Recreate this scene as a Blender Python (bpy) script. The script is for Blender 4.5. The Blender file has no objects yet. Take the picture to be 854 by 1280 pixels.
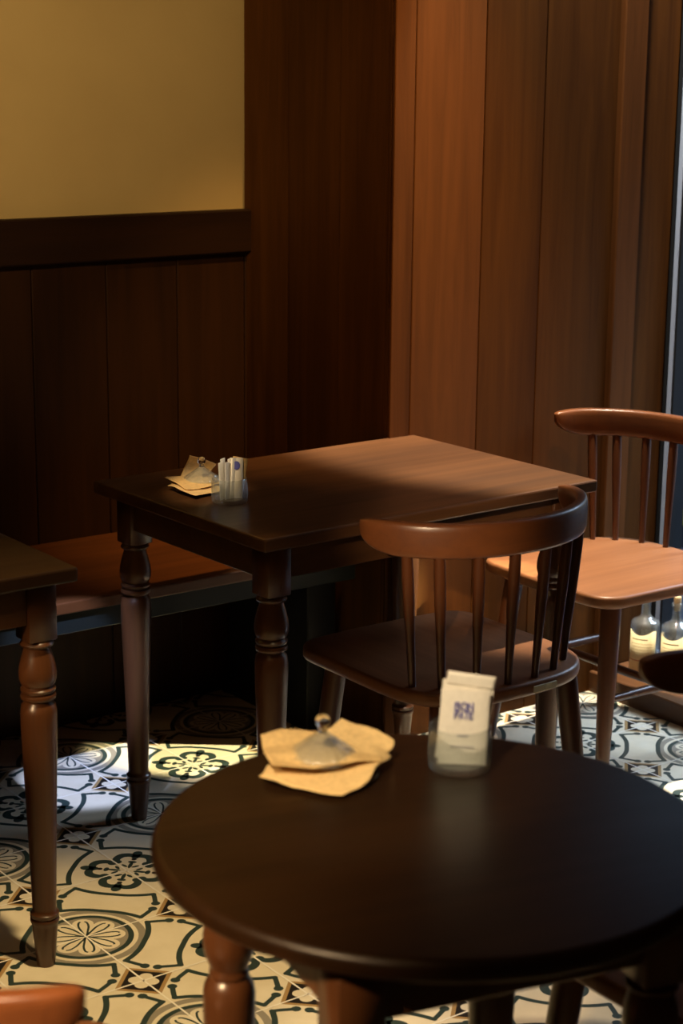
import bpy, math, random
from mathutils import Vector, Matrix
random.seed(7)
PI = math.pi
sc = bpy.context.scene
COL = sc.collection

# ------------------------------------------------------------------ camera
cam_d = bpy.data.cameras.new('camera'); cam = bpy.data.objects.new('camera', cam_d); COL.objects.link(cam)
cam_d.sensor_fit = 'VERTICAL'; cam_d.sensor_height = 22.3; cam_d.sensor_width = 14.88
cam_d.lens = 2326.26 / 1280 * 22.3
cam_d.clip_start = 0.05
RT = Vector((0.80296586, -0.59593542, 0.01033459))
DN = Vector((-0.13198825, -0.19469675, -0.97194253))
FW = Vector((0.58122709, 0.77907262, -0.23499131))
M = Matrix.Identity(4)
for i in range(3):
    M[i][0] = RT[i]; M[i][1] = -DN[i]; M[i][2] = -FW[i]
M.translation = (-1.534889, -2.842326, 1.595726)
cam.matrix_world = M
cam_d.dof.use_dof = True; cam_d.dof.focus_distance = 3.75; cam_d.dof.aperture_fstop = 3.2
sc.camera = cam

# ------------------------------------------------------------------ world, sun, lamps, exposure
w = bpy.data.worlds.new('sky'); sc.world = w; w.use_nodes = True
nt = w.node_tree; nt.nodes.clear()
sky = nt.nodes.new('ShaderNodeTexSky'); sky.sky_type = 'NISHITA'; sky.sun_disc = False
sky.sun_elevation = math.radians(50); sky.sun_rotation = math.radians(90)
bg = nt.nodes.new('ShaderNodeBackground'); bg.inputs['Strength'].default_value = 0.06
wo = nt.nodes.new('ShaderNodeOutputWorld')
nt.links.new(sky.outputs[0], bg.inputs[0]); nt.links.new(bg.outputs[0], wo.inputs[0])

def lamp(name, kind, loc, energy, color, target=None, **kw):
    d = bpy.data.lights.new(name, kind); d.energy = energy; d.color = color
    for k, v in kw.items(): setattr(d, k, v)
    o = bpy.data.objects.new(name, d); COL.objects.link(o); o.location = loc
    if target is not None:
        o.rotation_euler = (Vector(target) - Vector(loc)).to_track_quat('-Z', 'Y').to_euler()
    return o
# unseen spots out of the frame, most of them added to brighten one thing
def spot(loc, tgt, energy, col, size, blend=.5, soft=.03):
    lamp('unseen_spot', 'SPOT', loc, energy, col, target=tgt, spot_size=math.radians(size), spot_blend=blend, shadow_soft_size=soft)
spot((1.62, .34, 3.5), (1.62, .34, 0), 1350, (1.0, .87, .68), 35.6, .30, .035)        # over the window chair
spot((.95, -.55, 3.3), (1.06, .45, 1.20), 370, (1.0, .57, .19), 30, .9, .05)           # washes the pier
spot((-.80, -.90, 2.6), (.42, .715, .0), 900, (.46, .58, 1.0), 6.5, .3, .02)  # cool spot added to lay a bluish patch on the floor
spot((-1.5, -1.9, 2.6), (-.22, -1.12, .76), 285, (1.0, .80, .53), 14, .7, .03)         # napkins and sachets on the round table
spot((-.80, -.95, 2.7), (.422, .237, .77), 350, (1.0, .76, .46), 4.4, .7, .02)           # added to brighten the napkins on the rectangular table
spot((-1.4, -1.0, 2.6), (.10, 1.05, 1.85), 205, (1.0, .70, .33), 46, .9, .08)         # added to brighten the painted wall
spot((.05, -.75, 3.1), (-.17, -.25, .0), 360, (1.0, .74, .38), 27, .8, .05)            # added to brighten the floor at the left
spot((-2.2, -2.6, 2.0), (.66, -.22, .745), 700, (1.0, .72, .44), 6.5, .9, .03)         # added to brighten the chair in the middle
spot((-1.5, -2.3, 2.9), (-.80, -1.45, .74), 430, (1.0, .68, .40), 9, .8, .03)          # added to brighten the chair in the corner
spot((-2.7, -1.7, 2.4), (-.36, -1.18, .30), 800, (1.0, .68, .36), 18, .9, .05)         # added to brighten the legs of the round table
spot((-2.6, -.95, 1.9), (-.10, -.05, .50), 260, (1.0, .66, .34), 6, .9, .04)           # added to brighten the leg of the left table
lamp('sun', 'SUN', (0, 0, 8), 2.2, (1.0, .95, .88), target=(.55, .25, 7.0), angle=math.radians(.5))   # high sun behind the building, added to light the far side of the street
lamp('ceiling_lamp', 'AREA', (-1.7, -1.6, 2.75), 5, (1.0, .62, .28), target=(-.9, -.7, 0), size=.8)
lamp('daylight', 'AREA', (2.72, -.10, 1.35), 12, (.62, .76, 1.0), target=(1.62, .10, .0), shape='RECTANGLE', size=.7, size_y=.8, spread=math.radians(75))
lamp('added_floor_beam', 'SPOT', (3.20, -1.28, 2.37), 2700, (1.0, .84, .48), target=(.715, .680, 0), spot_size=math.radians(5.0), spot_blend=.25, shadow_soft_size=.02)  # narrow spot added outside the window to throw a sunny patch on the floor

sc.view_settings.view_transform = 'Standard'; sc.view_settings.look = 'None'
sc.view_settings.gamma = 1; sc.view_settings.use_curve_mapping = False
sc.view_settings.exposure = 0.0

# ------------------------------------------------------------------ materials
def newmat(name):
    m = bpy.data.materials.new(name); m.use_nodes = True
    n = m.node_tree.nodes; b = n['Principled BSDF']
    return m, n, m.node_tree.links, b
def plain(name, col, rough=.5, spec=.5, metal=0.0):
    m, n, l, b = newmat(name)
    b.inputs['Base Color'].default_value = (*col, 1); b.inputs['Roughness'].default_value = rough
    b.inputs['Specular IOR Level'].default_value = spec; b.inputs['Metallic'].default_value = metal
    return m
def wood(name, dark, light, axis='z', rough=.38, spec=.45, island=.0, scale=1.0, coat=0.0):
    m, n, l, b = newmat(name)
    tc = n.new('ShaderNodeTexCoord'); mp = n.new('ShaderNodeMapping')
    s = {'x': (2.2, 38, 38), 'y': (38, 2.2, 38), 'z': (38, 38, 2.2)}[axis]
    mp.inputs['Scale'].default_value = [v * scale for v in s]
    l.new(tc.outputs['Object'], mp.inputs['Vector'])
    geo = n.new('ShaderNodeNewGeometry')
    add = n.new('ShaderNodeVectorMath'); add.operation = 'ADD'
    mul = n.new('ShaderNodeMath'); mul.operation = 'MULTIPLY'; mul.inputs[1].default_value = 37.0
    l.new(geo.outputs['Random Per Island'], mul.inputs[0])
    l.new(mp.outputs[0], add.inputs[0]); l.new(mul.outputs[0], add.inputs[1])
    n1 = n.new('ShaderNodeTexNoise'); n1.inputs['Scale'].default_value = 1.0; n1.inputs['Detail'].default_value = 6
    n1.inputs['Roughness'].default_value = .62; n1.inputs['Distortion'].default_value = .7
    l.new(add.outputs[0], n1.inputs['Vector'])
    n2 = n.new('ShaderNodeTexNoise'); n2.inputs['Scale'].default_value = .16; n2.inputs['Detail'].default_value = 2
    l.new(add.outputs[0], n2.inputs['Vector'])
    mx = n.new('ShaderNodeMath'); mx.operation = 'MULTIPLY_ADD'; mx.inputs[1].default_value = .55
    l.new(n1.outputs[0], mx.inputs[0])
    m2 = n.new('ShaderNodeMath'); m2.operation = 'MULTIPLY'; m2.inputs[1].default_value = .45
    l.new(n2.outputs[0], m2.inputs[0]); l.new(m2.outputs[0], mx.inputs[2])
    r = n.new('ShaderNodeValToRGB'); r.color_ramp.elements[0].position = .34; r.color_ramp.elements[1].position = .66
    r.color_ramp.elements[0].color = (*dark, 1); r.color_ramp.elements[1].color = (*light, 1)
    l.new(mx.outputs[0], r.inputs[0])
    out = r.outputs[0]
    if island:
        mr = n.new('ShaderNodeMapRange'); mr.inputs['To Min'].default_value = 1 - island; mr.inputs['To Max'].default_value = 1 + island
        l.new(geo.outputs['Random Per Island'], mr.inputs['Value'])
        hv = n.new('ShaderNodeHueSaturation'); l.new(mr.outputs[0], hv.inputs['Value']); l.new(out, hv.inputs['Color']); out = hv.outputs[0]
    l.new(out, b.inputs['Base Color'])
    rr = n.new('ShaderNodeMapRange'); rr.inputs['To Min'].default_value = rough + .10; rr.inputs['To Max'].default_value = rough - .05
    l.new(n1.outputs[0], rr.inputs['Value']); l.new(rr.outputs[0], b.inputs['Roughness'])
    b.inputs['Specular IOR Level'].default_value = spec
    bp = n.new('ShaderNodeBump'); bp.inputs['Strength'].default_value = .06; bp.inputs['Distance'].default_value = .002
    l.new(n1.outputs[0], bp.inputs['Height']); l.new(bp.outputs[0], b.inputs['Normal'])
    return m
def glass(name, col=(1, 1, 1), rough=.02, ior=1.47):
    m, n, l, b = newmat(name)
    b.inputs['Base Color'].default_value = (*col, 1); b.inputs['Roughness'].default_value = rough
    b.inputs['IOR'].default_value = ior; b.inputs['Transmission Weight'].default_value = 1.0
    return m
def pane_glass(name):
    m = bpy.data.materials.new(name); m.use_nodes = True
    n = m.node_tree.nodes; l = m.node_tree.links; n.clear()
    t = n.new('ShaderNodeBsdfTransparent'); t.inputs[0].default_value = (.93, .96, .97, 1)
    g = n.new('ShaderNodeBsdfGlossy'); g.inputs['Roughness'].default_value = .01
    lw = n.new('ShaderNodeLayerWeight'); pw = n.new('ShaderNodeMath'); pw.operation = 'POWER'; pw.inputs[1].default_value = 4
    f = n.new('ShaderNodeMath'); f.operation = 'MULTIPLY_ADD'; f.inputs[1].default_value = .6; f.inputs[2].default_value = .035
    l.new(lw.outputs['Facing'], pw.inputs[0]); l.new(pw.outputs[0], f.inputs[0])
    x = n.new('ShaderNodeMixShader'); o = n.new('ShaderNodeOutputMaterial')
    l.new(f.outputs[0], x.inputs[0]); l.new(t.outputs[0], x.inputs[1]); l.new(g.outputs[0], x.inputs[2]); l.new(x.outputs[0], o.inputs[0])
    return m
def thin_glass(name, milk):
    m = bpy.data.materials.new(name); m.use_nodes = True
    n = m.node_tree.nodes; l = m.node_tree.links; n.clear()
    t = n.new('ShaderNodeBsdfTransparent'); t.inputs[0].default_value = (.93, .95, .94, 1)
    d = n.new('ShaderNodeBsdfDiffuse'); d.inputs[0].default_value = (.80, .82, .80, 1)
    g = n.new('ShaderNodeBsdfGlossy'); g.inputs['Roughness'].default_value = .06
    lw = n.new('ShaderNodeLayerWeight'); pw = n.new('ShaderNodeMath'); pw.operation = 'POWER'; pw.inputs[1].default_value = 2.2
    f = n.new('ShaderNodeMath'); f.operation = 'MULTIPLY_ADD'; f.inputs[1].default_value = .55; f.inputs[2].default_value = .05
    l.new(lw.outputs['Facing'], pw.inputs[0]); l.new(pw.outputs[0], f.inputs[0])
    x0 = n.new('ShaderNodeMixShader'); x0.inputs[0].default_value = milk
    x = n.new('ShaderNodeMixShader'); o = n.new('ShaderNodeOutputMaterial')
    l.new(t.outputs[0], x0.inputs[1]); l.new(d.outputs[0], x0.inputs[2])
    l.new(f.outputs[0], x.inputs[0]); l.new(x0.outputs[0], x.inputs[1]); l.new(g.outputs[0], x.inputs[2]); l.new(x.outputs[0], o.inputs[0])
    return m
def paper(name, col, var=.12, trans=0.0, rough=.8):
    m, n, l, b = newmat(name)
    tc = n.new('ShaderNodeTexCoord'); t = n.new('ShaderNodeTexNoise'); t.inputs['Scale'].default_value = 160; t.inputs['Detail'].default_value = 4
    l.new(tc.outputs['Object'], t.inputs['Vector'])
    r = n.new('ShaderNodeValToRGB'); r.color_ramp.elements[0].position = .3; r.color_ramp.elements[1].position = .7
    r.color_ramp.elements[0].color = (*[c * (1 - var) for c in col], 1); r.color_ramp.elements[1].color = (*[min(1, c * (1 + var)) for c in col], 1)
    l.new(t.outputs[0], r.inputs[0]); l.new(r.outputs[0], b.inputs['Base Color'])
    b.inputs['Roughness'].default_value = rough; b.inputs['Specular IOR Level'].default_value = .25
    return m
def noisy(name, a, c, scale=8, rough=.6, spec=.3, bump=0.0):
    m, n, l, b = newmat(name)
    tc = n.new('ShaderNodeTexCoord'); t = n.new('ShaderNodeTexNoise'); t.inputs['Scale'].default_value = scale; t.inputs['Detail'].default_value = 5
    l.new(tc.outputs['Object'], t.inputs['Vector'])
    r = n.new('ShaderNodeValToRGB'); r.color_ramp.elements[0].position = .35; r.color_ramp.elements[1].position = .65
    r.color_ramp.elements[0].color = (*a, 1); r.color_ramp.elements[1].color = (*c, 1)
    l.new(t.outputs[0], r.inputs[0]); l.new(r.outputs[0], b.inputs['Base Color'])
    b.inputs['Roughness'].default_value = rough; b.inputs['Specular IOR Level'].default_value = spec
    if bump:
        bp = n.new('ShaderNodeBump'); bp.inputs['Strength'].default_value = bump; bp.inputs['Distance'].default_value = .002
        l.new(t.outputs[0], bp.inputs['Height']); l.new(bp.outputs[0], b.inputs['Normal'])
    return m

W_WALL = wood('wall_board_wood', (.040, .0135, .0024), (.086, .031, .0056), 'z', rough=.62, spec=.07, island=.12, scale=.8)
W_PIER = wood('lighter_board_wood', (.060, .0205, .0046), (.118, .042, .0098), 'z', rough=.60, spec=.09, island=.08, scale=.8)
W_WAINS = wood('wainscot_wood', (.015, .0056, .0015), (.034, .0128, .0032), 'z', rough=.5, spec=.15, island=.15, scale=.8)
W_RAIL = wood('rail_wood', (.013, .0050, .0016), (.026, .0098, .0030), 'x', rough=.5, spec=.2)
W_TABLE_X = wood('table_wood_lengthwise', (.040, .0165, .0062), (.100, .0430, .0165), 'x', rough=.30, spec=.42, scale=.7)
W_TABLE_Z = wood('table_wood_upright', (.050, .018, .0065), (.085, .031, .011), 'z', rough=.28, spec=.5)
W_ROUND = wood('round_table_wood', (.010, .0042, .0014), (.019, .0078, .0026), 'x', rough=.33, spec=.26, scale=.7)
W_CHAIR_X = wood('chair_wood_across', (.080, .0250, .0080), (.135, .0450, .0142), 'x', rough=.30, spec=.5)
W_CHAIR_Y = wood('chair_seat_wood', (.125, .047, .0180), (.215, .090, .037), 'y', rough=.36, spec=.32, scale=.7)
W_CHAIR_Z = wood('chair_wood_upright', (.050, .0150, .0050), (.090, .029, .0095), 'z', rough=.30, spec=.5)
W_BENCH = wood('bench_wood', (.070, .022, .0065), (.135, .044, .013), 'x', rough=.36, spec=.4)
BLACK = plain('black_painted_wood', (.006, .006, .006), .5, .3)
FASCIA = plain('dark_green_paint', (.010, .013, .011), .5, .3)
PAINT = noisy('ochre_wall_paint', (.52, .375, .165), (.57, .415, .185), 3, .75, .2, .03)
CEIL = noisy('ceiling_paint', (.35, .29, .20), (.38, .31, .22), 3, .9, .1)
BACKW = noisy('dim_wall_paint', (.20, .13, .07), (.22, .15, .08), 3, .8, .2)
TILE = noisy('tile_cream', (.67, .575, .405), (.74, .645, .47), 14, .34, .4)
T_GRN = plain('tile_dark_green', (.030, .047, .040), .36, .4)
T_TAU = plain('tile_taupe', (.27, .235, .175), .36, .4)
T_TAN = plain('tile_tan', (.36, .22, .085), .36, .4)
T_BLK = plain('tile_black', (.018, .014, .011), .36, .4)
GROUT = plain('grout', (.80, .74, .62), .8, .1)
GLASS = glass('clear_glass', (.97, .985, .98))
PANE = pane_glass('window_glass')
THIN = thin_glass('thin_pressed_glass', .045)
LIDG = thin_glass('fluted_lid_glass', .075)
BOTTLE = thin_glass('bottle_glass', .05)
KRAFT = paper('kraft_paper', (.58, .385, .16))
KRAFT2 = paper('kraft_paper_pale', (.64, .44, .195))
WHITEP = paper('sachet_paper', (.80, .74, .64), .04)
WHITEP2 = paper('white_stick_paper', (.76, .73, .68), .04)
INK = plain('blue_ink', (.12, .12, .42), .7, .2)
INKG = plain('faint_grey_ink', (.42, .40, .42), .7, .2)
LABEL = paper('cream_label', (.72, .60, .34), .06)
LABINK = plain('label_ink', (.42, .28, .13), .7, .2)
LABRED = plain('label_red_band', (.35, .07, .04), .7, .2)
CORK = paper('cork', (.50, .33, .16), .25)
TAG = plain('cream_tag', (.62, .58, .44), .5, .4)
ALU = plain('grey_blue_frame_paint', (.26, .32, .46), .5, .4)
RUBBER = plain('black_gasket', (.008, .009, .011), .5, .3)
TWIG = plain('dark_twig', (.012, .009, .006), .8, .1)
PAVE = noisy('pavement', (.24, .33, .47), (.30, .40, .55), 2, .8, .2)
ROAD = noisy('asphalt', (.030, .038, .052), (.045, .055, .072), 6, .8, .2)
YEL = plain('yellow_road_paint', (.55, .47, .045), .7, .2)

# ------------------------------------------------------------------ mesh helpers
class MB:
    def __init__(s): s.v = []; s.f = []; s.m = []
    def add(s, vs, fs, mi=0):
        o = len(s.v); s.v += [tuple(p) for p in vs]
        for f in fs: s.f.append(tuple(i + o for i in f)); s.m.append(mi)
    def box(s, x0, x1, y0, y1, z0, z1, mi=0, bev=0.0):
        if bev <= 0:
            s.add([(x, y, z) for x in (x0, x1) for y in (y0, y1) for z in (z0, z1)],
                  [(0, 1, 3, 2), (4, 6, 7, 5), (0, 4, 5, 1), (2, 3, 7, 6), (0, 2, 6, 4), (1, 5, 7, 3)], mi); return
        b = min(bev, (x1 - x0) * .45, (y1 - y0) * .45, (z1 - z0) * .45)
        out = rect_outline(x0, x1, y0, y1, b, 1)
        s.slab(out, z0, z1, b, mi, steps=1)
    def slab(s, outline, z0, z1, b, mi=0, steps=3, bt=None):
        """closed outline (ccw) extruded z0..z1 with rounded edges of radius b"""
        n = len(outline); nor = normals(outline)
        bt = b if bt is None else bt
        prof = []
        for k in range(steps + 1):
            a = PI / 2 * k / steps; prof.append((b * (1 - math.sin(a)), z0 + b * (1 - math.cos(a))))
        for k in range(steps + 1):
            a = PI / 2 * k / steps; prof.append((bt * (1 - math.cos(a)), z1 - bt * (1 - math.sin(a))))
        vs = []
        for ins, z in prof:
            for p, q in zip(outline, nor): vs.append((p[0] - q[0] * ins, p[1] - q[1] * ins, z))
        fs = []
        for r in range(len(prof) - 1):
            for i in range(n):
                j = (i + 1) % n; fs.append((r * n + i, r * n + j, (r + 1) * n + j, (r + 1) * n + i))
        fs.append(tuple(reversed(range(n)))); fs.append(tuple((len(prof) - 1) * n + i for i in range(n)))
        s.add(vs, fs, mi)
    def lathe(s, prof, seg=32, c=(0, 0), mi=0, flute=0.0, nf=0, frange=None, cap=True):
        vs = []; fs = []
        for k, (r, z) in enumerate(prof):
            for i in range(seg):
                a = 2 * PI * i / seg; rr = r
                if flute and frange[0] <= k <= frange[1]: rr = r * (1 + flute * math.cos(nf * a))
                vs.append((c[0] + rr * math.cos(a), c[1] + rr * math.sin(a), z))
        for k in range(len(prof) - 1):
            for i in range(seg):
                j = (i + 1) % seg; fs.append((k * seg + i, k * seg + j, (k + 1) * seg + j, (k + 1) * seg + i))
        if cap:
            fs.append(tuple(reversed(range(seg)))); fs.append(tuple((len(prof) - 1) * seg + i for i in range(seg)))
        s.add(vs, fs, mi)
    def tube(s, pts, rads, seg=14, mi=0):
        pts = [Vector(p) for p in pts]; vs = []; fs = []; up = None
        for k, p in enumerate(pts):
            t = (pts[min(k + 1, len(pts) - 1)] - pts[max(k - 1, 0)]).normalized()
            if up is None:
                up = t.orthogonal().normalized()
            u = (up - t * up.dot(t)).normalized(); v = t.cross(u); up = u
            for i in range(seg):
                a = 2 * PI * i / seg; q = p + (u * math.cos(a) + v * math.sin(a)) * rads[k]; vs.append(tuple(q))
        for k in range(len(pts) - 1):
            for i in range(seg):
                j = (i + 1) % seg; fs.append((k * seg + i, k * seg + j, (k + 1) * seg + j, (k + 1) * seg + i))
        fs.append(tuple(reversed(range(seg)))); fs.append(tuple((len(pts) - 1) * seg + i for i in range(seg)))
        s.add(vs, fs, mi)
    def sphere(s, c, r, seg=20, rings=12, mi=0, sq=1.0):
        prof = [(max(r * math.sin(PI * k / rings), 1e-5), c[2] - r * sq * math.cos(PI * k / rings)) for k in range(rings + 1)]
        s.lathe(prof, seg, (c[0], c[1]), mi)
    def build(s, name, mats, parent=None, smooth=None):
        me = bpy.data.meshes.new(name); me.from_pydata(s.v, [], s.f)
        for m in (mats if isinstance(mats, (list, tuple)) else [mats]): me.materials.append(m)
        for p, mi in zip(me.polygons, s.m): p.material_index = mi
        if smooth is not None:
            for p in me.polygons: p.use_smooth = True
            me.set_sharp_from_angle(angle=math.radians(smooth))
        me.update()
        o = bpy.data.objects.new(name, me); COL.objects.link(o)
        if parent is not None: o.parent = parent
        return o
def rect_outline(x0, x1, y0, y1, r, steps=5):
    out = []
    for cx, cy, a0 in ((x1 - r, y0 + r, -PI / 2), (x1 - r, y1 - r, 0), (x0 + r, y1 - r, PI / 2), (x0 + r, y0 + r, PI)):
        for k in range(steps + 1):
            a = a0 + PI / 2 * k / steps; out.append((cx + r * math.cos(a), cy + r * math.sin(a)))
    return out
def normals(o):
    n = len(o); res = []
    for i in range(n):
        a = Vector((*o[i - 1], 0)); b = Vector((*o[i], 0)); c = Vector((*o[(i + 1) % n], 0))
        d1 = (b - a); d2 = (c - b)
        n1 = Vector((d1.y, -d1.x, 0)); n2 = Vector((d2.y, -d2.x, 0))
        n1 = n1.normalized() if n1.length > 1e-9 else n1; n2 = n2.normalized() if n2.length > 1e-9 else n2
        m = (n1 + n2); m = m.normalized() if m.length > 1e-9 else n1
        k = max(.5, m.dot(n1)); res.append((m.x / k, m.y / k))
    return res
def tag(o, label=None, cat=None, group=None, kind=None):
    if label: o['label'] = label
    if cat: o['category'] = cat
    if group: o['group'] = group
    if kind: o['kind'] = kind
    return o
def empty(name, loc, rz, label, cat, group=None):
    o = bpy.data.objects.new(name, None); COL.objects.link(o); o.location = loc; o.rotation_euler = (0, 0, rz)
    o.empty_display_size = .05
    return tag(o, label, cat, group)
def copy_tree(o, parent=None):
    c = o.copy(); COL.objects.link(c)
    if parent is not None: c.parent = parent
    for ch in list(o.children): copy_tree(ch, c)
    return c
def struct(mb, name, mats, parent=None, smooth=None, label=None):
    o = mb.build(name, mats, parent, smooth)
    if parent is None: o['kind'] = 'structure'
    if label: o['label'] = label
    return o

# ------------------------------------------------------------------ floor of patterned tiles
T = .21
def ribbon(pts, wd, mi, mb, z, ofs):
    """ribbon of width wd (number or list) along 2-D points"""
    n = len(pts); vs = []; fs = []
    for i in range(n):
        a = pts[max(i - 1, 0)]; b = pts[min(i + 1, n - 1)]
        dx, dy = b[0] - a[0], b[1] - a[1]; L = math.hypot(dx, dy) or 1
        h = (wd[i] if isinstance(wd, list) else wd) / 2
        vs.append((pts[i][0] - dy / L * h, pts[i][1] + dx / L * h)); vs.append((pts[i][0] + dy / L * h, pts[i][1] - dx / L * h))
    for i in range(n - 1): fs.append((2 * i + 1, 2 * i + 3, 2 * i + 2, 2 * i))
    mb.append((vs, fs, mi, z))
def disc(c, r, mi, mb, z, seg=14, ry=None, rot=0):
    ry = r if ry is None else ry
    vs = []
    for k in range(seg):
        a = 2 * PI * k / seg; x, y = r * math.cos(a), ry * math.sin(a)
        vs.append((c[0] + x * math.cos(rot) - y * math.sin(rot), c[1] + x * math.sin(rot) + y * math.cos(rot)))
    mb.append((vs, [tuple(range(seg))], mi, z))
def poly(vs, mi, mb, z): mb.append((vs, [tuple(range(len(vs)))], mi, z))
def smooth_pts(p, n=5):
    out = []
    for i in range(len(p) - 1):
        p0 = p[max(i - 1, 0)]; p1 = p[i]; p2 = p[i + 1]; p3 = p[min(i + 2, len(p) - 1)]
        for k in range(n):
            t = k / n
            out.append(tuple(.5 * ((2 * p1[d]) + (-p0[d] + p2[d]) * t + (2 * p0[d] - 5 * p1[d] + 4 * p2[d] - p3[d]) * t * t + (-p0[d] + 3 * p1[d] - 3 * p2[d] + p3[d]) * t ** 3) for d in (0, 1)))
    out.append(p[-1]); return out
GR, TA, TN, BK, CR, GT = 1, 2, 3, 4, 0, 5
def medallion():
    m = []
    disc((0, 0), .535, TA, m, 1, 56); disc((0, 0), .465, CR, m, 2, 56); disc((0, 0), .425, GR, m, 3, 56); disc((0, 0), .375, TA, m, 4, 48)
    for k in range(8):
        a = PI / 8 + k * PI / 4; disc((.255 * math.cos(a), .255 * math.sin(a)), .098, CR, m, 5, 16)
    disc((0, 0), .255, CR, m, 6, 32)
    for k in range(8):
        a = k * PI / 4
        for s in (-1, 1):
            pts = [(.03, 0), (.12, s * .018), (.20, s * .035), (.27, s * .07), (.285, s * .10)]
            pts = [(x * math.cos(a) - y * math.sin(a), x * math.sin(a) + y * math.cos(a)) for x, y in smooth_pts(pts, 3)]
            ribbon(pts, .020, GR, m, 7)if False else ribbon(pts, .020, GR, m, 7, 0)
    disc((0, 0), .035, GR, m, 8, 12)
    return m
def rosette():
    m = []
    for k in range(4):
        a = PI / 4 + k * PI / 2
        def R(p): return (p[0] * math.cos(a) - p[1] * math.sin(a), p[0] * math.sin(a) + p[1] * math.cos(a))
        disc(R((.40, 0)), .065, GR, m, 1, 14, .05, a); disc(R((.33, 0)), .05, GR, m, 1, 12, .04, a)
        for s in (-1, 1):
            p = smooth_pts([(.34, s * .0), (.36, s * .07), (.33, s * .14), (.25, s * .17), (.18, s * .15)], 4)
            wd = [.058 + .03 * math.sin(PI * i / (len(p) - 1)) for i in range(len(p))]
            ribbon([R(q) for q in p], wd, GR, m, 1, 0); disc(R((.185, s * .145)), .045, GR, m, 2, 12)
            disc(R((.11, s * .055)), .042, GR, m, 2, 10, .018, a + s * .9)
        disc(R((.13, 0)), .07, GR, m, 2, 12, .020, a); disc(R((.205, 0)), .026, GR, m, 2, 10, .045, a)
        disc(R((.27, 0)), .026, BK, m, 3, 10)
    return m
def small_flower():
    m = []; r = .285
    poly([(r, 0), (0, r), (-r, 0), (0, -r)], TN, m, 1)
    q = .235; poly([(q, 0), (0, q), (-q, 0), (0, -q)], BK, m, 2)
    for k in range(4):
        a = k * PI / 2 + PI / 4; disc((.075 * math.cos(a), .075 * math.sin(a)), .06, CR, m, 3, 14)
    for k in range(4):
        a = k * PI / 2; disc((.07 * math.cos(a), .07 * math.sin(a)), .045, CR, m, 4, 10, .022, a)
    disc((0, 0), .05, CR, m, 5, 12)
    return m
def brackets():
    m = []
    half = [(.775, .145), (.72, .118), (.66, .088), (.595, .060)]
    arc = [(.595, .060), (.545, .165), (.475, .27), (.375, .375), (.27, .475), (.165, .545), (.060, .595)]
    for fl in (0, 1):
        def F(p): return (1 - p[0], 1 - p[1]) if fl else p
        ribbon([F(p) for p in smooth_pts(half, 4)], .046, GR, m, 1, 0)
        ribbon([F((p[1], p[0])) for p in smooth_pts(half, 4)], .046, GR, m, 1, 0)
        ribbon([F(p) for p in smooth_pts(arc, 5)], .052, GR, m, 2, 0)
        for p in (half[0], (half[0][1], half[0][0])): disc(F(p), .043, GR, m, 3, 14)
        for p in (half[3], (half[3][1], half[3][0])): disc(F(p), .028, GR, m, 3, 10)
    return m
MED, ROS, SFL, BRA = medallion(), rosette(), small_flower(), brackets()
fl = MB()
FX0, FX1, FY0, FY1 = -3.0, 1.76, -4.0, 1.05
fl.add([(FX0, FY0, -.06), (FX1, FY0, -.06), (FX1, FY1, -.06), (FX0, FY1, -.06), (FX0, FY0, 0), (FX1, FY0, 0), (FX1, FY1, 0), (FX0, FY1, 0)],
       [(3, 2, 1, 0), (4, 5, 6, 7), (0, 1, 5, 4), (1, 2, 6, 5), (2, 3, 7, 6), (3, 0, 4, 7)], 0)
def clip(pts, lim):
    for ax, s, v in lim:
        if all(s * p[ax] <= s * v + 1e-9 for p in pts): continue
        out = []
        for i in range(len(pts)):
            a, b = pts[i - 1], pts[i]; ia, ib = s * a[ax] <= s * v, s * b[ax] <= s * v
            if ia != ib:
                t = (v - a[ax]) / (b[ax] - a[ax]); out.append((a[0] + (b[0] - a[0]) * t, a[1] + (b[1] - a[1]) * t))
            if ib: out.append(b)
        pts = out
        if len(pts) < 3: return []
    return pts
LIM = ((0, 1, FX1 - .001), (1, 1, FY1 - .001))
def stamp(shapes, ox, oy, flip):
    for vs, fs, mi, z in shapes:
        P = [((ox + ((1 - x) if flip == 1 else x) * T), oy + y * T) for x, y in vs]
        Z = .00010 + z * .00006
        edge = max(p[0] for p in P) > FX1 - .002 or max(p[1] for p in P) > FY1 - .002
        if not edge:
            fl.add([(*p, Z) for p in P], [tuple(reversed(f)) if flip == 1 else f for f in fs], mi)
        else:
            for f in fs:
                q = clip([P[i] for i in f], LIM)
                if len(q) > 2:
                    if flip == 1: q = q[::-1]
                    fl.add([(*p, Z) for p in q], [tuple(range(len(q)))], mi)
for a in range(-8, 9):
    for b in range(-9, 6):
        x, y = a * T, b * T
        if x > FX1 + .1 or y > FY1 + .1: continue
        if a % 2 == 0 and b % 2 == 0: stamp(MED, x, y, 0)
        elif a % 2 and b % 2: stamp(ROS, x, y, 0)
        else: stamp(SFL, x, y, 0)
        if (a + b) % 2 == 0: stamp(BRA, x, y, 0)
        else: stamp(BRA, x, y, 1)
gz = .00085; gw = .0018
for a in range(-14, 9):
    x = a * T; fl.add([(x - gw, FY0, gz), (x + gw, FY0, gz), (x + gw, FY1 - .001, gz), (x - gw, FY1 - .001, gz)], [(0, 1, 2, 3)], GT)
for b in range(-19, 6):
    y = b * T
    if y > FY1: continue
    fl.add([(FX0, y - gw, gz), (FX1 - .001, y - gw, gz), (FX1 - .001, y + gw, gz), (FX0, y + gw, gz)], [(0, 1, 2, 3)], GT)
yb = 1.046
fl.add([(FX0, yb - .004, gz), (1.05, yb - .004, gz), (1.05, yb + .002, gz), (FX0, yb + .002, gz)], [(0, 1, 2, 3)], GT)
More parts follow.
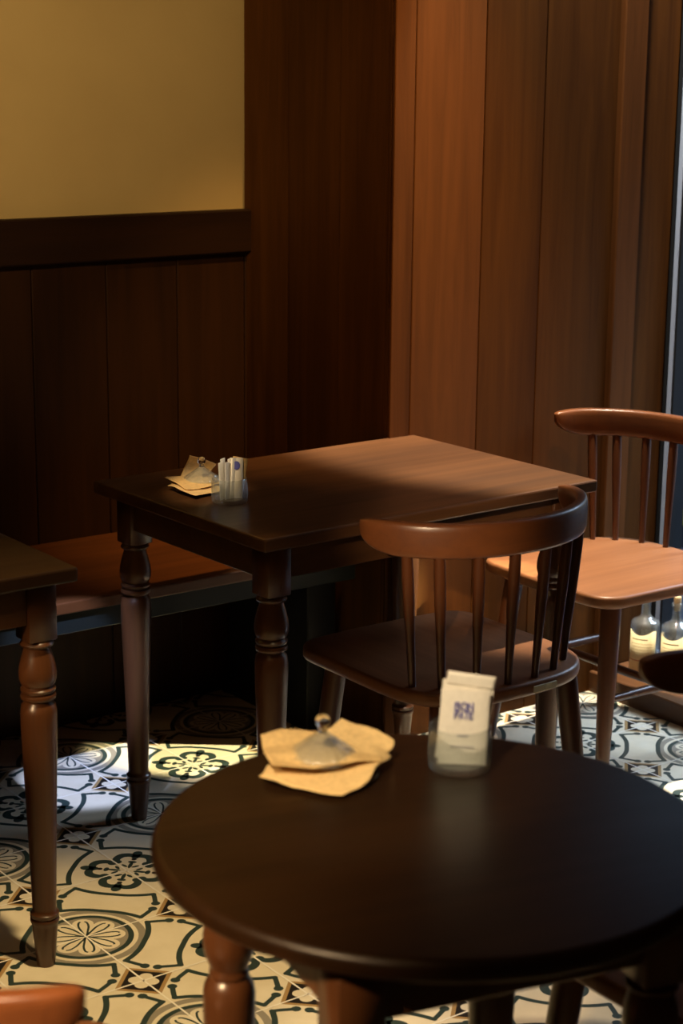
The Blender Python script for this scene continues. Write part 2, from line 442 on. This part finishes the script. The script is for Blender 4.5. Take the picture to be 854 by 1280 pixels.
struct(fl, 'floor', [TILE, T_GRN, T_TAU, T_TAN, T_BLK, GROUT])

# ------------------------------------------------------------------ room shell
YB = 1.047; HC = 3.75
m = MB(); m.box(-3.0, 1.072, YB + .006, YB + .15, 0, HC); struct(m, 'wall_back', PAINT)
m = MB()                                                     # vertical boards below the rail
x = .459 - .197 * 18
while x < 1.055:
    x1 = min(x + .196, 1.061)
    if x1 - x > .01: m.box(max(x, -3.0) + .0006, x1 - .0006, YB - .010, YB + .006, 0.0, 1.135, 0, .0018)
    x += .197
struct(m, 'trim_1', W_WAINS, label='dark vertical wainscot boards of the back wall')
m = MB(); m.box(-3.0, 1.061, YB - .030, YB + .006, 1.134, 1.240, 0, .004)
struct(m, 'trim_2', W_RAIL, label='dark cap rail above the wainscot boards')
# boarded pier between the back wall and the window
m = MB()
m.box(1.094, 2.02, .497, YB + .15, 0, HC)
pier = struct(m, 'wall_pier', W_WALL)
m = MB()
def side_x(y): return 1.0815 - (y - .4835) * .047
for a, b in ((.4935, .503), (.5045, .672), (.6735, .868), (.8695, 1.0455)):
    m.slab([(side_x(b), b), (side_x(a), a), (side_x(a) + .03, a), (side_x(b) + .03, b)], 0, HC, .0018, steps=1)
struct(m, 'wall_pier_side_boards', W_WALL)
m = MB()
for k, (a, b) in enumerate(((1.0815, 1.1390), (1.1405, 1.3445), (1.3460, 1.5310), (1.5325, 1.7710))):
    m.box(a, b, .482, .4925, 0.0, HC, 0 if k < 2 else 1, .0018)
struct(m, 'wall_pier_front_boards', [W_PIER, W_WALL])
m = MB(); m.box(1.773, 1.852, .467, .498, 0.0, HC, 0, .003); struct(m, 'trim_3', W_PIER, label='upright jamb strip at the edge of the pier')
m = MB(); m.box(1.854, 1.984, .486, .498, 0.055, HC, 0, .002); struct(m, 'trim_4', W_WALL, label='window reveal board')
# window side: kerb, header, frame, pane
m = MB(); m.box(1.76, 2.10, -4.0, .4855, -.06, .055, 0, .003); struct(m, 'wall_right', wood('kerb_wood', (.06, .024, .008), (.11, .045, .015), 'y', .4, .35))
m = MB(); m.box(1.996, 2.14, -4.0, .502, 2.30, HC); m.box(1.996, 2.14, -4.0, -.615, .055, 2.30); struct(m, 'wall_right_header', W_WALL)
m = MB()
m.box(1.990, 2.054, .4615, .4765, .055, 2.30, 0, .001)
m.box(2.002, 2.048, -.615, -.600, .055, 2.30, 0, .001)
m.box(2.002, 2.048, -.60, .473, .055, .070, 0, .001); m.box(2.002, 2.048, -.60, .473, 2.285, 2.30, 0, .001)
win = struct(m, 'window_1', ALU)
m = MB()
m.box(1.985, 2.056, .4770, .4850, .055, 2.30); m.box(1.992, 2.052, .4540, .4610, .055, 2.30)
m.box(1.992, 2.040, -.6000, -.5930, .055, 2.30)
m.build('gasket', RUBBER, win)
m = MB(); m.box(2.018, 2.024, -.594, .4545, .070, 2.285); m.build('pane', PANE, win)
m = MB(); m.box(-3.1, -3.0, -4.1, YB + .15, 0, HC); struct(m, 'wall_left', BACKW)
m = MB(); m.box(-3.1, 2.1, -4.1, -4.0, 0, HC); struct(m, 'wall_front', BACKW)
m = MB(); m.box(-3.1, 2.14, -4.1, YB + .15, HC, HC + .1); struct(m, 'ceiling', CEIL)
# street outside the window
m = MB(); m.box(2.15, 16, -10, 20, -.30, -.16); struct(m, 'road', ROAD)
m = MB(); m.box(2.1, 3.35, -10, 1.62, -.16, -.10); m.box(2.1, 3.35, 1.62, 20, -.16, -.10); struct(m, 'pavement', PAVE)
m = MB(); m.box(3.78, 3.98, -10, 20, -.16, -.155); struct(m, 'road_marking', YEL)
m = MB(); m.box(4.75, 16, -10, 20, -.16, -.06); struct(m, 'far_pavement', PAVE)

# ------------------------------------------------------------------ bench along the back wall
bench = empty('bench', (-.9, .80, 0), 0, 'long wooden wall bench with dark fascia along the wainscot', 'bench')
def loc(mb, name, mats, par, smooth=None):
    """mesh given in world coordinates, stored relative to its thing"""
    L = par.location; mb.v = [(a - L[0], b - L[1], c - L[2]) for a, b, c in mb.v]
    return mb.build(name, mats, par, smooth)
m = MB(); m.slab(rect_outline(-2.99, 1.058, .560, 1.035, .004, 2), .443, .470, .004); loc(m, 'seat', W_BENCH, bench)
m = MB(); m.box(-2.99, 1.058, .574, .592, .395, .4435, 0, .002); loc(m, 'fascia', FASCIA, bench)
m = MB(); m.box(.972, 1.056, .650, 1.000, 0.001, .4435, 0, .003); loc(m, 'support', BLACK, bench)
m = MB(); m.box(-1.6, -1.53, .650, 1.000, 0.001, .4435, 0, .003); loc(m, 'support', BLACK, bench)

# ------------------------------------------------------------------ tables
LEG = [(.0150, .0), (.0165, .002), (.0235, .078), (.0245, .083), (.0262, .086), (.0262, .091), (.0240, .094), (.0262, .097), (.0262, .102), (.0225, .105), (.0215, .112),
       (.0245, .22), (.0290, .36), (.0322, .455), (.0322, .478), (.0300, .492), (.0245, .498), (.0245, .501), (.0305, .504), (.0315, .508), (.0305, .512), (.0262, .514),
       (.0305, .518), (.0312, .522), (.0265, .527), (.0300, .531), (.0328, .540), (.0333, .550), (.0318, .563), (.0275, .580), (.0238, .592), (.0235, .597), (.0285, .600), (.0300, .6035), (.0280, .607), (.0255, .609), (.0270, .612)]
LEG2 = [p for p in LEG if p[1] < .46] + [(.0325, .470), (.0325, .486), (.0305, .498), (.0262, .506), (.0235, .509), (.0245, .512), (.0245, .516), (.0228, .519), (.0245, .525), (.0290, .536), (.0318, .549), (.0320, .562), (.0300, .577), (.0265, .590), (.0245, .597), (.0285, .600), (.0300, .6035), (.0280, .607), (.0255, .609), (.0270, .612)]
def turned_leg(parent, x, y, rz, mat, h, prof=LEG):
    mb = MB()
    mb.lathe([(r, z * (h / .7416)) for r, z in prof], 28)
    hb = .027
    mb.slab(rect_outline(-hb, hb, -hb, hb, .002, 1), .611 * (h / .7416), h - .0255, .002, steps=1)
    c, s = math.cos(rz), math.sin(rz)
    mb.v = [(x + c * a - s * b, y + s * a + c * b, z) for a, b, z in mb.v]
    return mb.build('leg', mat, parent, 50)
def square_table(name, x0, y0, rz, wd, dp, h, label, cat, inset=.055, top=None, shift=0.0):
    cx = x0 + math.cos(rz) * wd / 2 - math.sin(rz) * dp / 2; cy = y0 + math.sin(rz) * wd / 2 + math.cos(rz) * dp / 2
    t = empty(name, (cx, cy, 0), rz, label, cat)
    m = MB(); m.slab(rect_outline(-wd / 2, wd / 2, -dp / 2, dp / 2, .004, 2), h - .026, h, .004, steps=2); m.build('tabletop', top or W_TABLE_X, t)
    ix, iy = wd / 2 - inset, dp / 2 - inset; m = MB(); z0, z1 = h - .100, h - .0255
    m.box(-ix + .027, ix - .027, -iy - .020, -iy, z0, z1, 0, .002); m.box(-ix + .027, ix - .027, iy, iy + .020, z0, z1, 0, .002)
    m.box(-ix - .020, -ix, -iy + .027, iy - .027, z0, z1, 0, .002); m.box(ix, ix + .020, -iy + .027, iy - .027, z0, z1, 0, .002)
    m.build('apron', W_TABLE_X, t)
    for sx in (-1, 1):
        for sy in (-1, 1): turned_leg(t, sx * ix, sy * iy, 0, W_TABLE_Z, h)
    for c in t.children:                                     # the frame sits slightly back under the top
        if c.name.split('.')[0] != 'tabletop': c.location = (shift * .7, shift, 0)
    return t
square_table('dining_table', .312, -.134, .028, .862, .604, .750, 'dark wooden rectangular table with turned legs standing in front of the bench, half in daylight', 'table', inset=.060, shift=.016)
square_table('dining_table', -.056 - .8556, -.107, 0.0, .8556, .5984, .750, 'dark rectangular table at the left edge, only one corner and one turned leg in view', 'table', top=W_ROUND)  # darker wood on this top, shade put into its colour
RX, RY, RR, RH = -.2602, -1.3174, .3229, .7426
rt = empty('round_table', (RX, RY, 0), math.radians(-13), 'small dark round wooden table in the foreground holding kraft napkins and a glass of sachets', 'table')
circ = [(RR * math.cos(2 * PI * k / 96), RR * math.sin(2 * PI * k / 96)) for k in range(96)]
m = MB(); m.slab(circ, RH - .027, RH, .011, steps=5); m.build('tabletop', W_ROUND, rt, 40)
q = .259 * math.sqrt(.5); m = MB(); z0, z1 = RH - .105, RH - .0265
m.box(-q + .027, q - .027, -q - .018, -q + .002, z0, z1, 0, .002); m.box(-q + .027, q - .027, q - .002, q + .018, z0, z1, 0, .002)
m.box(-q - .018, -q + .002, -q + .027, q - .027, z0, z1, 0, .002); m.box(q - .002, q + .018, -q + .027, q - .027, z0, z1, 0, .002)
m.build('apron', W_TABLE_X, rt)
for sx in (-1, 1):
    for sy in (-1, 1): turned_leg(rt, sx * q, sy * q, 0, W_TABLE_Z, RH, LEG2)

# ------------------------------------------------------------------ chairs (local: facing +y, base at floor centre of the seat)
def seat_outline():
    pts = []
    hw, fr, r = .222, .235, .062
    for k in range(7):
        a = PI / 2 * k / 6; pts.append((hw - r + r * math.cos(a), fr - r + r * math.sin(a)))
    for k in range(1, 8):                                    # slightly bowed front edge
        t = k / 8; x = (hw - r) * (1 - 2 * t); pts.append((x, fr + .006 * math.sin(PI * t)))
    for k in range(7):
        a = PI / 2 + PI / 2 * k / 6; pts.append((-hw + r + r * math.cos(a), fr - r + r * math.sin(a)))
    y0 = -.045; n = 26                                       # sides run back, then a broad rounded back
    for k in range(n + 1):
        a = PI + PI * k / n; e = .72
        cx = math.copysign(abs(math.cos(a)) ** e, math.cos(a)); sy = -abs(math.sin(a)) ** e
        pts.append((.224 * cx, y0 + .190 * sy))
    return pts
SPX = (.192, .155, .098, .034)
def crest_c(t, A=.253, B=.205, y0=-.028):                    # centre line, t 0..1 from left end round the back to the right end
    a = PI + PI * t
    return Vector((A * math.cos(a), y0 + B * math.sin(a) * 1.0, 0))
def make_chair(label):
    ch = empty('spindle_chair', (0, 0, 0), 0, label, 'chair')
    m = MB(); m.slab(seat_outline(), .420, .450, .011, steps=4, bt=.008); m.build('seat', W_CHAIR_Y, ch, 40)
    # curved crest rail, tapering to rounded ends
    m = MB(); N = 56; prof_n = 16; zt = .775; vs = []; fs = []
    a0 = .012
    for i in range(N + 1):
        q_ = (1 - math.cos(PI * i / N)) / 2; q_ = .25 * i / N + .75 * q_; t = a0 + (1 - 2 * a0) * q_
        c = crest_c(t); d = (crest_c(t + .004) - crest_c(t - .004)).normalized(); nrm = Vector((d.y, -d.x, 0))
        s = min(q_, 1 - q_)
        e = min(1.0, s / .15); tip = math.sqrt(max(0.0, 1 - (1 - e) ** 2))
        hh = max(.066 * (.10 + .90 * tip), .002); th = .026 * (.25 + .75 * math.sqrt(max(0, 1 - (1 - min(1, s / .05)) ** 2)))
        top = zt - .010 * (1 - tip); zc = top - hh / 2
        for k in range(prof_n):
            a = 2 * PI * (k + .5) / prof_n; ex = .38
            u = math.copysign(abs(math.cos(a)) ** ex, math.cos(a)) * th / 2; v = math.copysign(abs(math.sin(a)) ** ex, math.sin(a)) * hh / 2
            p = c + nrm * u; vs.append((p.x, p.y, zc + v))
    for i in range(N):
        for k in range(prof_n):
            j = (k + 1) % prof_n; fs.append((i * prof_n + k, (i + 1) * prof_n + k, (i + 1) * prof_n + j, i * prof_n + j))
    fs.append(tuple(range(prof_n))); fs.append(tuple(reversed([N * prof_n + k for k in range(prof_n)])))
    m.add(vs, fs); m.build('crest_rail', W_CHAIR_X, ch, 45)
    for sgn in (-1, 1):
        for x in SPX:
            yb = -.045 - .172 * (1 - (x / .215) ** 2) ** .5
            xt = x * 1.14; yt = -.028 - .205 * (1 - min(.995, (xt / .253)) ** 2) ** .5
            p0 = Vector((sgn * x, yb, .440)); p1 = Vector((sgn * xt, yt, .722)); m = MB()
            ks = (0, .08, .35, .62, .85, 1); rs = (.0070, .0074, .0088, .0110, .0114, .0106)
            m.tube([p0.lerp(p1, k) for k in ks], rs, 14); m.build('spindle', W_CHAIR_Z, ch, 60)
    feet = {}
    for sx in (-1, 1):
        for sy in (-1, 1):
            top = Vector((sx * .160, sy * .165 - .005, .4215)); bot = Vector((sx * .195, sy * .205 - .005, .0))
            feet[sx, sy] = (top, bot); m = MB()
            ks = (0, .03, .25, .5, .8, .985, 1); rs = (.0215, .0225, .0225, .0205, .0170, .0150, .0135)
            pts = [top.lerp(bot, k) for k in ks]; m.tube(pts, rs, 18)
            m.v = [(a, b, max(c, 0.0005)) for a, b, c in m.v]
            m.build('leg', W_CHAIR_Z, ch, 60)
    def at(sx, sy, z):
        t, b = feet[sx, sy]; return t.lerp(b, (t.z - z) / t.z)
    mids = []
    for sx in (-1, 1):
        a, b = at(sx, 1, .195), at(sx, -1, .195); m = MB(); mids.append(a.lerp(b, .5))
        m.tube([a, a.lerp(b, .25), a.lerp(b, .5), a.lerp(b, .75), b], (.008, .0105, .0115, .0105, .008), 12); m.build('stretcher', W_CHAIR_Z, ch, 60)
    m = MB(); a, b = mids
    m.tube([a, a.lerp(b, .25), a.lerp(b, .5), a.lerp(b, .75), b], (.008, .0105, .0115, .0105, .008), 12); m.build('stretcher', W_CHAIR_Z, ch, 60)
    return ch
CHL = ['spindle-back wooden chair in the middle, its back to the camera, tucked under the rectangular table',
       'spindle-back chair with a brightly lit seat beside the window and the boarded pier',
       'spindle-back wooden chair cut off at the right edge, its front tucked under the round table',
       'spindle-back chair in the bottom left corner, only its crest rail end in view']
chair = make_chair(CHL[0])
spots = [(.767, -.122, 0.0), (1.523, .183, PI / 2), (.292, -1.318, PI / 2), (-.752, -1.200, -PI / 2)]
for i, (x, y, a) in enumerate(spots):
    o = chair if i == 0 else copy_tree(chair)
    o.location = (x, y, 0); o.rotation_euler = (0, 0, a); o['label'] = CHL[i]; o['group'] = 'spindle-back chairs'
m = MB()                                                     # small tag on the back edge of the first chair's seat
for a, b in ((-.005, .024), (.026, .055)):
    y = -.236 + .010 * ((a + b) / 2 / .1) ** 2
    m.box(a + .02, b + .02, y - .0012, y + .004, .4275, .4405)
m.build('maker_tag', TAG, chair)['label'] = 'small cream tag on the seat edge'

# ------------------------------------------------------------------ kraft napkins
def napkin(corners, seed, amp, label, group, mat, z0, sag=0.0, n=22, freq=6.0):
    rnd = random.Random(seed); ph = [rnd.uniform(0, 6.28) for _ in range(8)]; dr = [rnd.uniform(0, PI) for _ in range(4)]
    A, B, C_, D = [Vector(c) for c in corners]
    ctr = (A + B + C_ + D) / 4; m = MB(); top = []
    for i in range(n + 1):
        for j in range(n + 1):
            u, v = i / n, j / n
            p = A.lerp(B, u).lerp(D.lerp(C_, u), v)
            h = 0                                            # a few broad folds
            for k in range(3):
                s = (u * math.cos(dr[k]) + v * math.sin(dr[k])) * freq * (.55 + .4 * k) + ph[k]
                h += (abs((s / PI) % 2 - 1) - .5) / (1 + .7 * k)
            e = max(abs(u - .5), abs(v - .5)) * 2
            wu = .0045 * math.sin(3.3 * u + ph[5]) + .0015 * math.sin(11 * u + ph[7]); wv = .0045 * math.sin(3.7 * v + ph[6]) + .0015 * math.sin(12 * v + ph[4])
            p = p + Vector((wv * (u - .5) * 2 + wu * (v - .5) * 2, wu * (v - .5) * 2 - wv * (u - .5) * 2, 0))
            z = p.z + amp * h * (.25 + .75 * e) - sag * e * e
            top.append(Vector((p.x, p.y, max(z, z0))))
    N = n + 1
    fs = [(i * N + j, (i + 1) * N + j, (i + 1) * N + j + 1, i * N + j + 1) for i in range(n) for j in range(n)]
    o = Vector((ctr.x, ctr.y, z0))
    m.add([p - o for p in top], fs)
    ob = m.build('paper_napkin', mat, None, 35); ob.location = o
    sm = ob.modifiers.new('thickness', 'SOLIDIFY'); sm.thickness = .0009; sm.offset = 1
    return tag(ob, label, 'napkin', group)
zt = RH + .0016
g = 'kraft napkins on the round table'
napkin([(-.343, -1.082, zt + .010), (-.295, -1.190, zt + .004), (-.169, -1.129, zt + .010), (-.218, -1.015, zt + .010)], 3, .013, 'bottom crumpled kraft paper napkin of the pile on the round table', g, KRAFT2, zt + .0042, n=30, freq=8)
napkin([(-.300, -1.020, zt + .034), (-.330, -1.095, zt + .016), (-.205, -1.160, zt + .012), (-.165, -1.075, zt + .026)], 5, .015, 'middle crumpled kraft paper napkin of the pile on the round table', g, KRAFT, zt + .0062, n=30, freq=8)
napkin([(-.195, -1.045, zt + .046), (-.158, -1.118, zt + .026), (-.208, -1.125, zt + .013), (-.232, -1.060, zt + .014)], 9, .012, 'small folded kraft paper napkin standing up behind the glass lid on the round table', g, KRAFT2, zt + .0085, n=18)

# ------------------------------------------------------------------ glass lids, saucers and tumblers
def glass_lid(name, x, y, z, s, label):
    t = empty(name, (x, y, z), 0, label, 'glass lid', 'glass lids on the napkin piles')
    m = MB()
    prof = [(.0405, .000), (.0425, .0015), (.0415, .005), (.0370, .010), (.0270, .017), (.0170, .0245), (.0095, .031), (.0065, .0345)]
    inner = [(.0045, .031), (.0140, .0235), (.0240, .016), (.0340, .009), (.0380, .004), (.0385, .0005)]
    allp = prof + [(.0001, .0345)]
    m.lathe([(r * s, zz * s) for r, zz in [(inner[-1][0], inner[-1][1])] + allp], 72, flute=.065, nf=18, frange=(3, 6), cap=False)
    m.lathe([(r * s, zz * s) for r, zz in [(.0001, .0312)] + inner], 72, cap=False)
    m.build('dome', LIDG, t, 60)
    m = MB(); m.lathe([(.0060 * s, .0338 * s), (.0045 * s, .0375 * s), (.0050 * s, .0395 * s)], 20)
    m.sphere((0, 0, .0475 * s), .0095 * s, 24, 14); m.build('knob', GLASS, t, 60)
    return t
glass_lid('glass_cloche', -.254, -1.091, zt + .014, 1.0, 'clear fluted glass lid with ball knob on the napkins of the round table')
def saucer(x, y, z, r, label):
    m = MB()
    m.lathe([(.0001, 0), (r * .55, 0), (r * .75, .0012), (r, .0042), (r * 1.0, .0058), (r * .74, .0030), (r * .55, .0020), (.0001, .0020)], 48, cap=False)
    o = m.build('glass_saucer', THIN, None, 50); o.location = (x, y, z)
    return tag(o, label, 'saucer', 'glass saucers')
saucer(-.258, -1.108, RH + .0002, .064, 'low glass saucer under the kraft napkins of the round table')
def tumbler(x, y, z, r, h, label):
    t = empty('glass_tumbler', (x, y, z), 0, label, 'glass', 'ribbed sachet glasses')
    th = .0030
    outer = [(.0001, 0), (r * .86, 0), (r * .95, .0015), (r * .985, .006), (r, .014), (r, .022), (r, h * .75), (r, h - .006), (r * .995, h - .002), (r - th / 2, h)]
    inner = [(r - th, h - .002), (r - th, h * .75), (r - th, .014), (r - th - .003, .0085), (.0001, .0080)]
    m = MB(); m.lathe(outer + inner, 144, flute=.026, nf=36, frange=(2, 6), cap=False)
    m.build('bowl', THIN, t, 60)
    return t
GX, GY = -.112, -1.186
tumbler(GX, GY, RH + .0002, .0385, .058, 'ribbed glass tumbler of white sachets on the round table')
def packet(cx, cy, z, rz, lean, wd, ht, th, label, group, mat, fold=True, cat='sachet', name='sugar_sachet', tilt=0.0):
    """upright paper sachet: a flattened pillow"""
    m = MB(); nu, nv = 12, 12
    def puff(u, v): return th / 2 * (math.sin(PI * u) ** .4) * (math.sin(PI * (.04 + .92 * v)) ** .5) + .0003
    for side in (-1, 1):
        vs = []
        for i in range(nu + 1):
            for j in range(nv + 1):
                u, v = i / nu, j / nv; vs.append(((u - .5) * wd, side * puff(u, v), v * ht))
        N = nv + 1; fs = []
        for i in range(nu):
            for j in range(nv):
                f = (i * N + j, (i + 1) * N + j, (i + 1) * N + j + 1, i * N + j + 1); fs.append(f if side < 0 else f[::-1])
        m.add(vs, fs)
    # close the rim
    N = nv + 1; K = (nu + 1) * N
    ring = [i * N for i in range(nu + 1)] + [nu * N + j for j in range(1, N)] + [i * N + nv for i in range(nu - 1, -1, -1)] + [j for j in range(nv - 1, 0, -1)]
    m.f += [(ring[k], ring[k - 1], ring[k - 1] + K, ring[k] + K) for k in range(len(ring))]; m.m += [0] * len(ring)
    if fold:
        m.box(-wd * .49, wd * .49, -th * .62, th * .3, ht - .016, ht - .001, 0, .002)
    ca, sa = math.cos(lean), math.sin(lean); ct, st = math.cos(tilt), math.sin(tilt)
    def X(p):
        x, y, zz = p; x, zz = x * ct + zz * st, -x * st + zz * ct; return (x, y * ca - zz * sa, y * sa + zz * ca)
    m.v = [X(p) for p in m.v]
    o = m.build(name, mat, None, 40); o.location = (cx, cy, z); o.rotation_euler = (0, 0, rz)
    tag(o, label, cat, group)
    return o, X
LET = {'B': [[(0, 0), (0, 1)], [(0, 1), (.65, 1), (.8, .88), (.8, .65), (.6, .53), (0, .53)], [(.6, .53), (.9, .40), (.9, .12), (.7, 0), (0, 0)]],
       'O': [[(.25, 0), (.7, 0), (.95, .25), (.95, .75), (.7, 1), (.25, 1), (0, .75), (0, .25), (.25, 0)]],
       'N': [[(0, 0), (0, 1), (.85, 0), (.85, 1)]],
       'P': [[(0, 0), (0, 1), (.65, 1), (.85, .87), (.85, .62), (.65, .48), (0, .48)]],
       'A': [[(0, 0), (.45, 1), (.9, 0)], [(.2, .35), (.7, .35)]],
       'T': [[(.42, 0), (.42, 1)], [(0, 1), (.85, 1)]],
       'E': [[(.8, 0), (0, 0), (0, 1), (.8, 1)], [(0, .52), (.65, .52)]]}
def lettering(text, x0, z0, lw, lh, pitch, wd, y):
    m = MB()
    for k, chh in enumerate(text):
        for st in LET[chh]:
            for (ax, az), (bx, bz) in zip(st, st[1:]):
                a = Vector((x0 + k * pitch + ax * lw, 0, z0 + az * lh)); b = Vector((x0 + k * pitch + bx * lw, 0, z0 + bz * lh))
                d = (b - a).normalized() * wd * .5; p = Vector((-d.z, 0, d.x)); a = a - d; b = b + d
                c8 = [a - p, b - p, b + p, a + p]
                m.add([(q.x, yy, q.z) for yy in (y, y + .0006) for q in c8], [(0, 1, 2, 3), (7, 6, 5, 4), (0, 4, 5, 1), (1, 5, 6, 2), (2, 6, 7, 3), (3, 7, 4, 0)])
    return m
vang = math.atan2(GY + 2.842, GX + 1.535) - PI / 2            # sachets face roughly the camera side
sz = RH + .0095
gs = 'white sachets in the round table glass'
s1, X1 = packet(GX - .005, GY - .010, sz, vang + .10, -.10, .060, .094, .007, 'front white sachet with blue BON PATE lettering in the round table glass', gs, WHITEP, fold=False, tilt=.04)
s2, _ = packet(GX + .000, GY + .002, sz, vang + .06, -.07, .060, .112, .007, 'middle white sachet with folded top in the round table glass', gs, WHITEP, tilt=.13)
s3, _ = packet(GX + .006, GY + .013, sz, vang + .04, -.03, .052, .100, .006, 'rear white sachet standing in the round table glass', gs, WHITEP, fold=False, tilt=.07)
for txt, zz in (('BON', .0700), ('PATE', .0590)):
    pit = .0082 if len(txt) == 3 else .0062
    mm = lettering(txt, -.0125, zz, pit * .78, .0088, pit, .0014, -.0050)
    mm.v = [X1(p) for p in mm.v]; lb = mm.build('lettering', INK, s1); lb['label'] = 'blue printed letters'
mm = MB(); mm.box(-.016, .014, -.0047, -.0041, .0225, .0240); mm.box(-.008, .006, -.0048, -.0042, .036, .0385)
mm.v = [X1(p) for p in mm.v]; mm.build('small_print', INKG, s1)

# things on the rectangular table
H2 = .750
seen = set(bpy.data.objects)
z2 = H2 + .0004
g = 'kraft napkins on the rectangular table'
napkin([(.385, .335, z2 + .010), (.402, .238, z2 + .008), (.485, .262, z2 + .008), (.455, .385, z2 + .010)], 21, .005, 'bottom kraft paper napkin of the pile on the rectangular table', g, KRAFT2, z2 + .0042, n=20)
napkin([(.405, .366, z2 + .018), (.402, .286, z2 + .012), (.492, .280, z2 + .012), (.515, .370, z2 + .014)], 24, .006, 'top crumpled kraft paper napkin of the pile on the rectangular table', g, KRAFT, z2 + .0065, n=20)
napkin([(.500, .415, z2 + .046), (.437, .372, z2 + .016), (.488, .345, z2 + .014), (.528, .372, z2 + .030)], 27, .004, 'kraft paper napkin standing up behind the glass lid on the rectangular table', g, KRAFT2, z2 + .0085, n=16)
saucer(.448, .315, z2, .050, 'low glass saucer under the kraft napkins of the rectangular table')
glass_lid('glass_cloche', .468, .328, z2 + .013, .88, 'clear glass lid with ball knob on the napkins of the rectangular table')
HX, HY = .440, .182
tumbler(HX, HY, z2, .0350, .050, 'ribbed glass tumbler of paper sticks on the rectangular table')
vang2 = math.atan2(HY + 2.842, HX + 1.535) - PI / 2
gs2 = 'paper sticks in the rectangular table glass'
for k in range(6):
    t = k - 2.5
    o, X = packet(HX - .016 + .0042 * k, HY + .004 * math.sin(k * 2.1), z2 + .0082, vang2 + .9 + .1 * math.sin(k), .02, .016, .076 + .006 * math.sin(k * 1.7), .0032,
                  'slim white paper stick standing at the left side of the glass on the rectangular table', gs2, WHITEP2, fold=False, cat='sugar stick', name='sugar_stick', tilt=-.10 + .035 * k)
o, X = packet(HX + .012, HY - .004, z2 + .0082, vang2 + .05, -.03, .026, .080, .008, 'white sachet with a blue mark in the glass on the rectangular table', 'sachets in the rectangular table glass', WHITEP, fold=False, tilt=.02)
mm = MB(); mm.slab([(.007 * math.cos(2 * PI * k / 20), .0085 * math.sin(2 * PI * k / 20)) for k in range(20)], 0, .0006, .0001, steps=1)
mm.v = [X((p[0], -.0050 - p[2], .066 + p[1])) for p in mm.v]; mm.build('printed_mark', INK, o)['label'] = 'round blue mark'
o, X = packet(HX + .020, HY + .012, z2 + .0082, vang2 - .2, .05, .030, .080, .006, 'brown kraft sachet leaning at the back of the glass on the rectangular table', 'sachets in the rectangular table glass', KRAFT, fold=False, tilt=.16)

for o in set(bpy.data.objects) - seen:
    if o.parent is None: o.location = (o.location[0] - .0185, o.location[1] - .033, o.location[2])

# ------------------------------------------------------------------ bottles on the window kerb
def bottle(x, y, rz, label, cork):
    t = empty('glass_bottle', (x, y, .0555), rz, label, 'bottle', 'bottles on the window kerb')
    r = .0385
    out = [(.0001, .002), (r * .85, 0), (r * .97, .003), (r, .008), (r, .128), (r * .985, .136), (r * .93, .142), (r * .78, .147), (r * .55, .151), (.0155, .156), (.0125, .163), (.0120, .192), (.0145, .194), (.0145, .201), (.0122, .203)]
    inn = [(.0092, .201), (.0092, .163), (r * .5, .148), (r * .76, .143), (r - .0040, .136), (r - .0028, .126), (r - .0028, .012), (r * .75, .007), (.0001, .0075)]
    m = MB(); m.lathe(out + inn, 48, cap=False); m.build('body', BOTTLE, t, 50)
    m = MB(); n = 24; vs = []; fs = []                        # curved label, wide at the top
    for i in range(n + 1):
        u = i / n
        for j in range(2):
            a = (-1.05 + 2.0 * u); z = .012 if j == 0 else .124 - .012 * math.sin(PI * min(1, u * 1.15) ) * (1 if u < .87 else .5)
            vs.append(((r + .0006) * math.sin(a), -(r + .0006) * math.cos(a), z))
    for i in range(n): fs.append((2 * i, 2 * i + 2, 2 * i + 3, 2 * i + 1))
    m.add(vs, fs); lab = m.build('label', LABEL, t, 60)
    sm = lab.modifiers.new('thickness', 'SOLIDIFY'); sm.thickness = .0004; sm.offset = 1
    m = MB()
    for z, a0, a1, hgt, mi in ((.100, -.75, .35, .0030, 0), (.089, -.8, .7, .0010, 0), (.081, -.7, .75, .0010, 0), (.073, -.8, .7, .0010, 0), (.065, -.75, .5, .0010, 0), (.043, -1.03, .93, .0024, 1)):
        vs = []
        for i in range(17):
            a = a0 + (a1 - a0) * i / 16; vs += [((r + .0013) * math.sin(a), -(r + .0013) * math.cos(a), z), ((r + .0013) * math.sin(a), -(r + .0013) * math.cos(a), z + hgt)]
        m.add(vs, [(2 * i, 2 * i + 2, 2 * i + 3, 2 * i + 1) for i in range(16)], mi)
    m.build('printed_lines', [LABINK, LABRED], lab)
    if cork:
        m = MB(); m.lathe([(.0080, .182), (.0090, .201), (.0100, .216), (.0092, .219)], 18); m.build('cork', CORK, t, 50)
        m = MB(); m.tube([(.002, .0, .135), (.004, .002, .160), (.002, .0, .186)], (.0030, .0036, .0026), 8); m.build('twig', TWIG, t, 50)
    return t
face = math.atan2(-2.842 - .36, -1.535 - 1.86) + PI / 2
bottle(1.862, .388, face - .15, 'clear glass bottle with cream label standing nearest the pier on the window kerb', False)
bottle(1.896, .312, face - .15, 'clear corked glass bottle with cream label at the right edge on the window kerb', True)
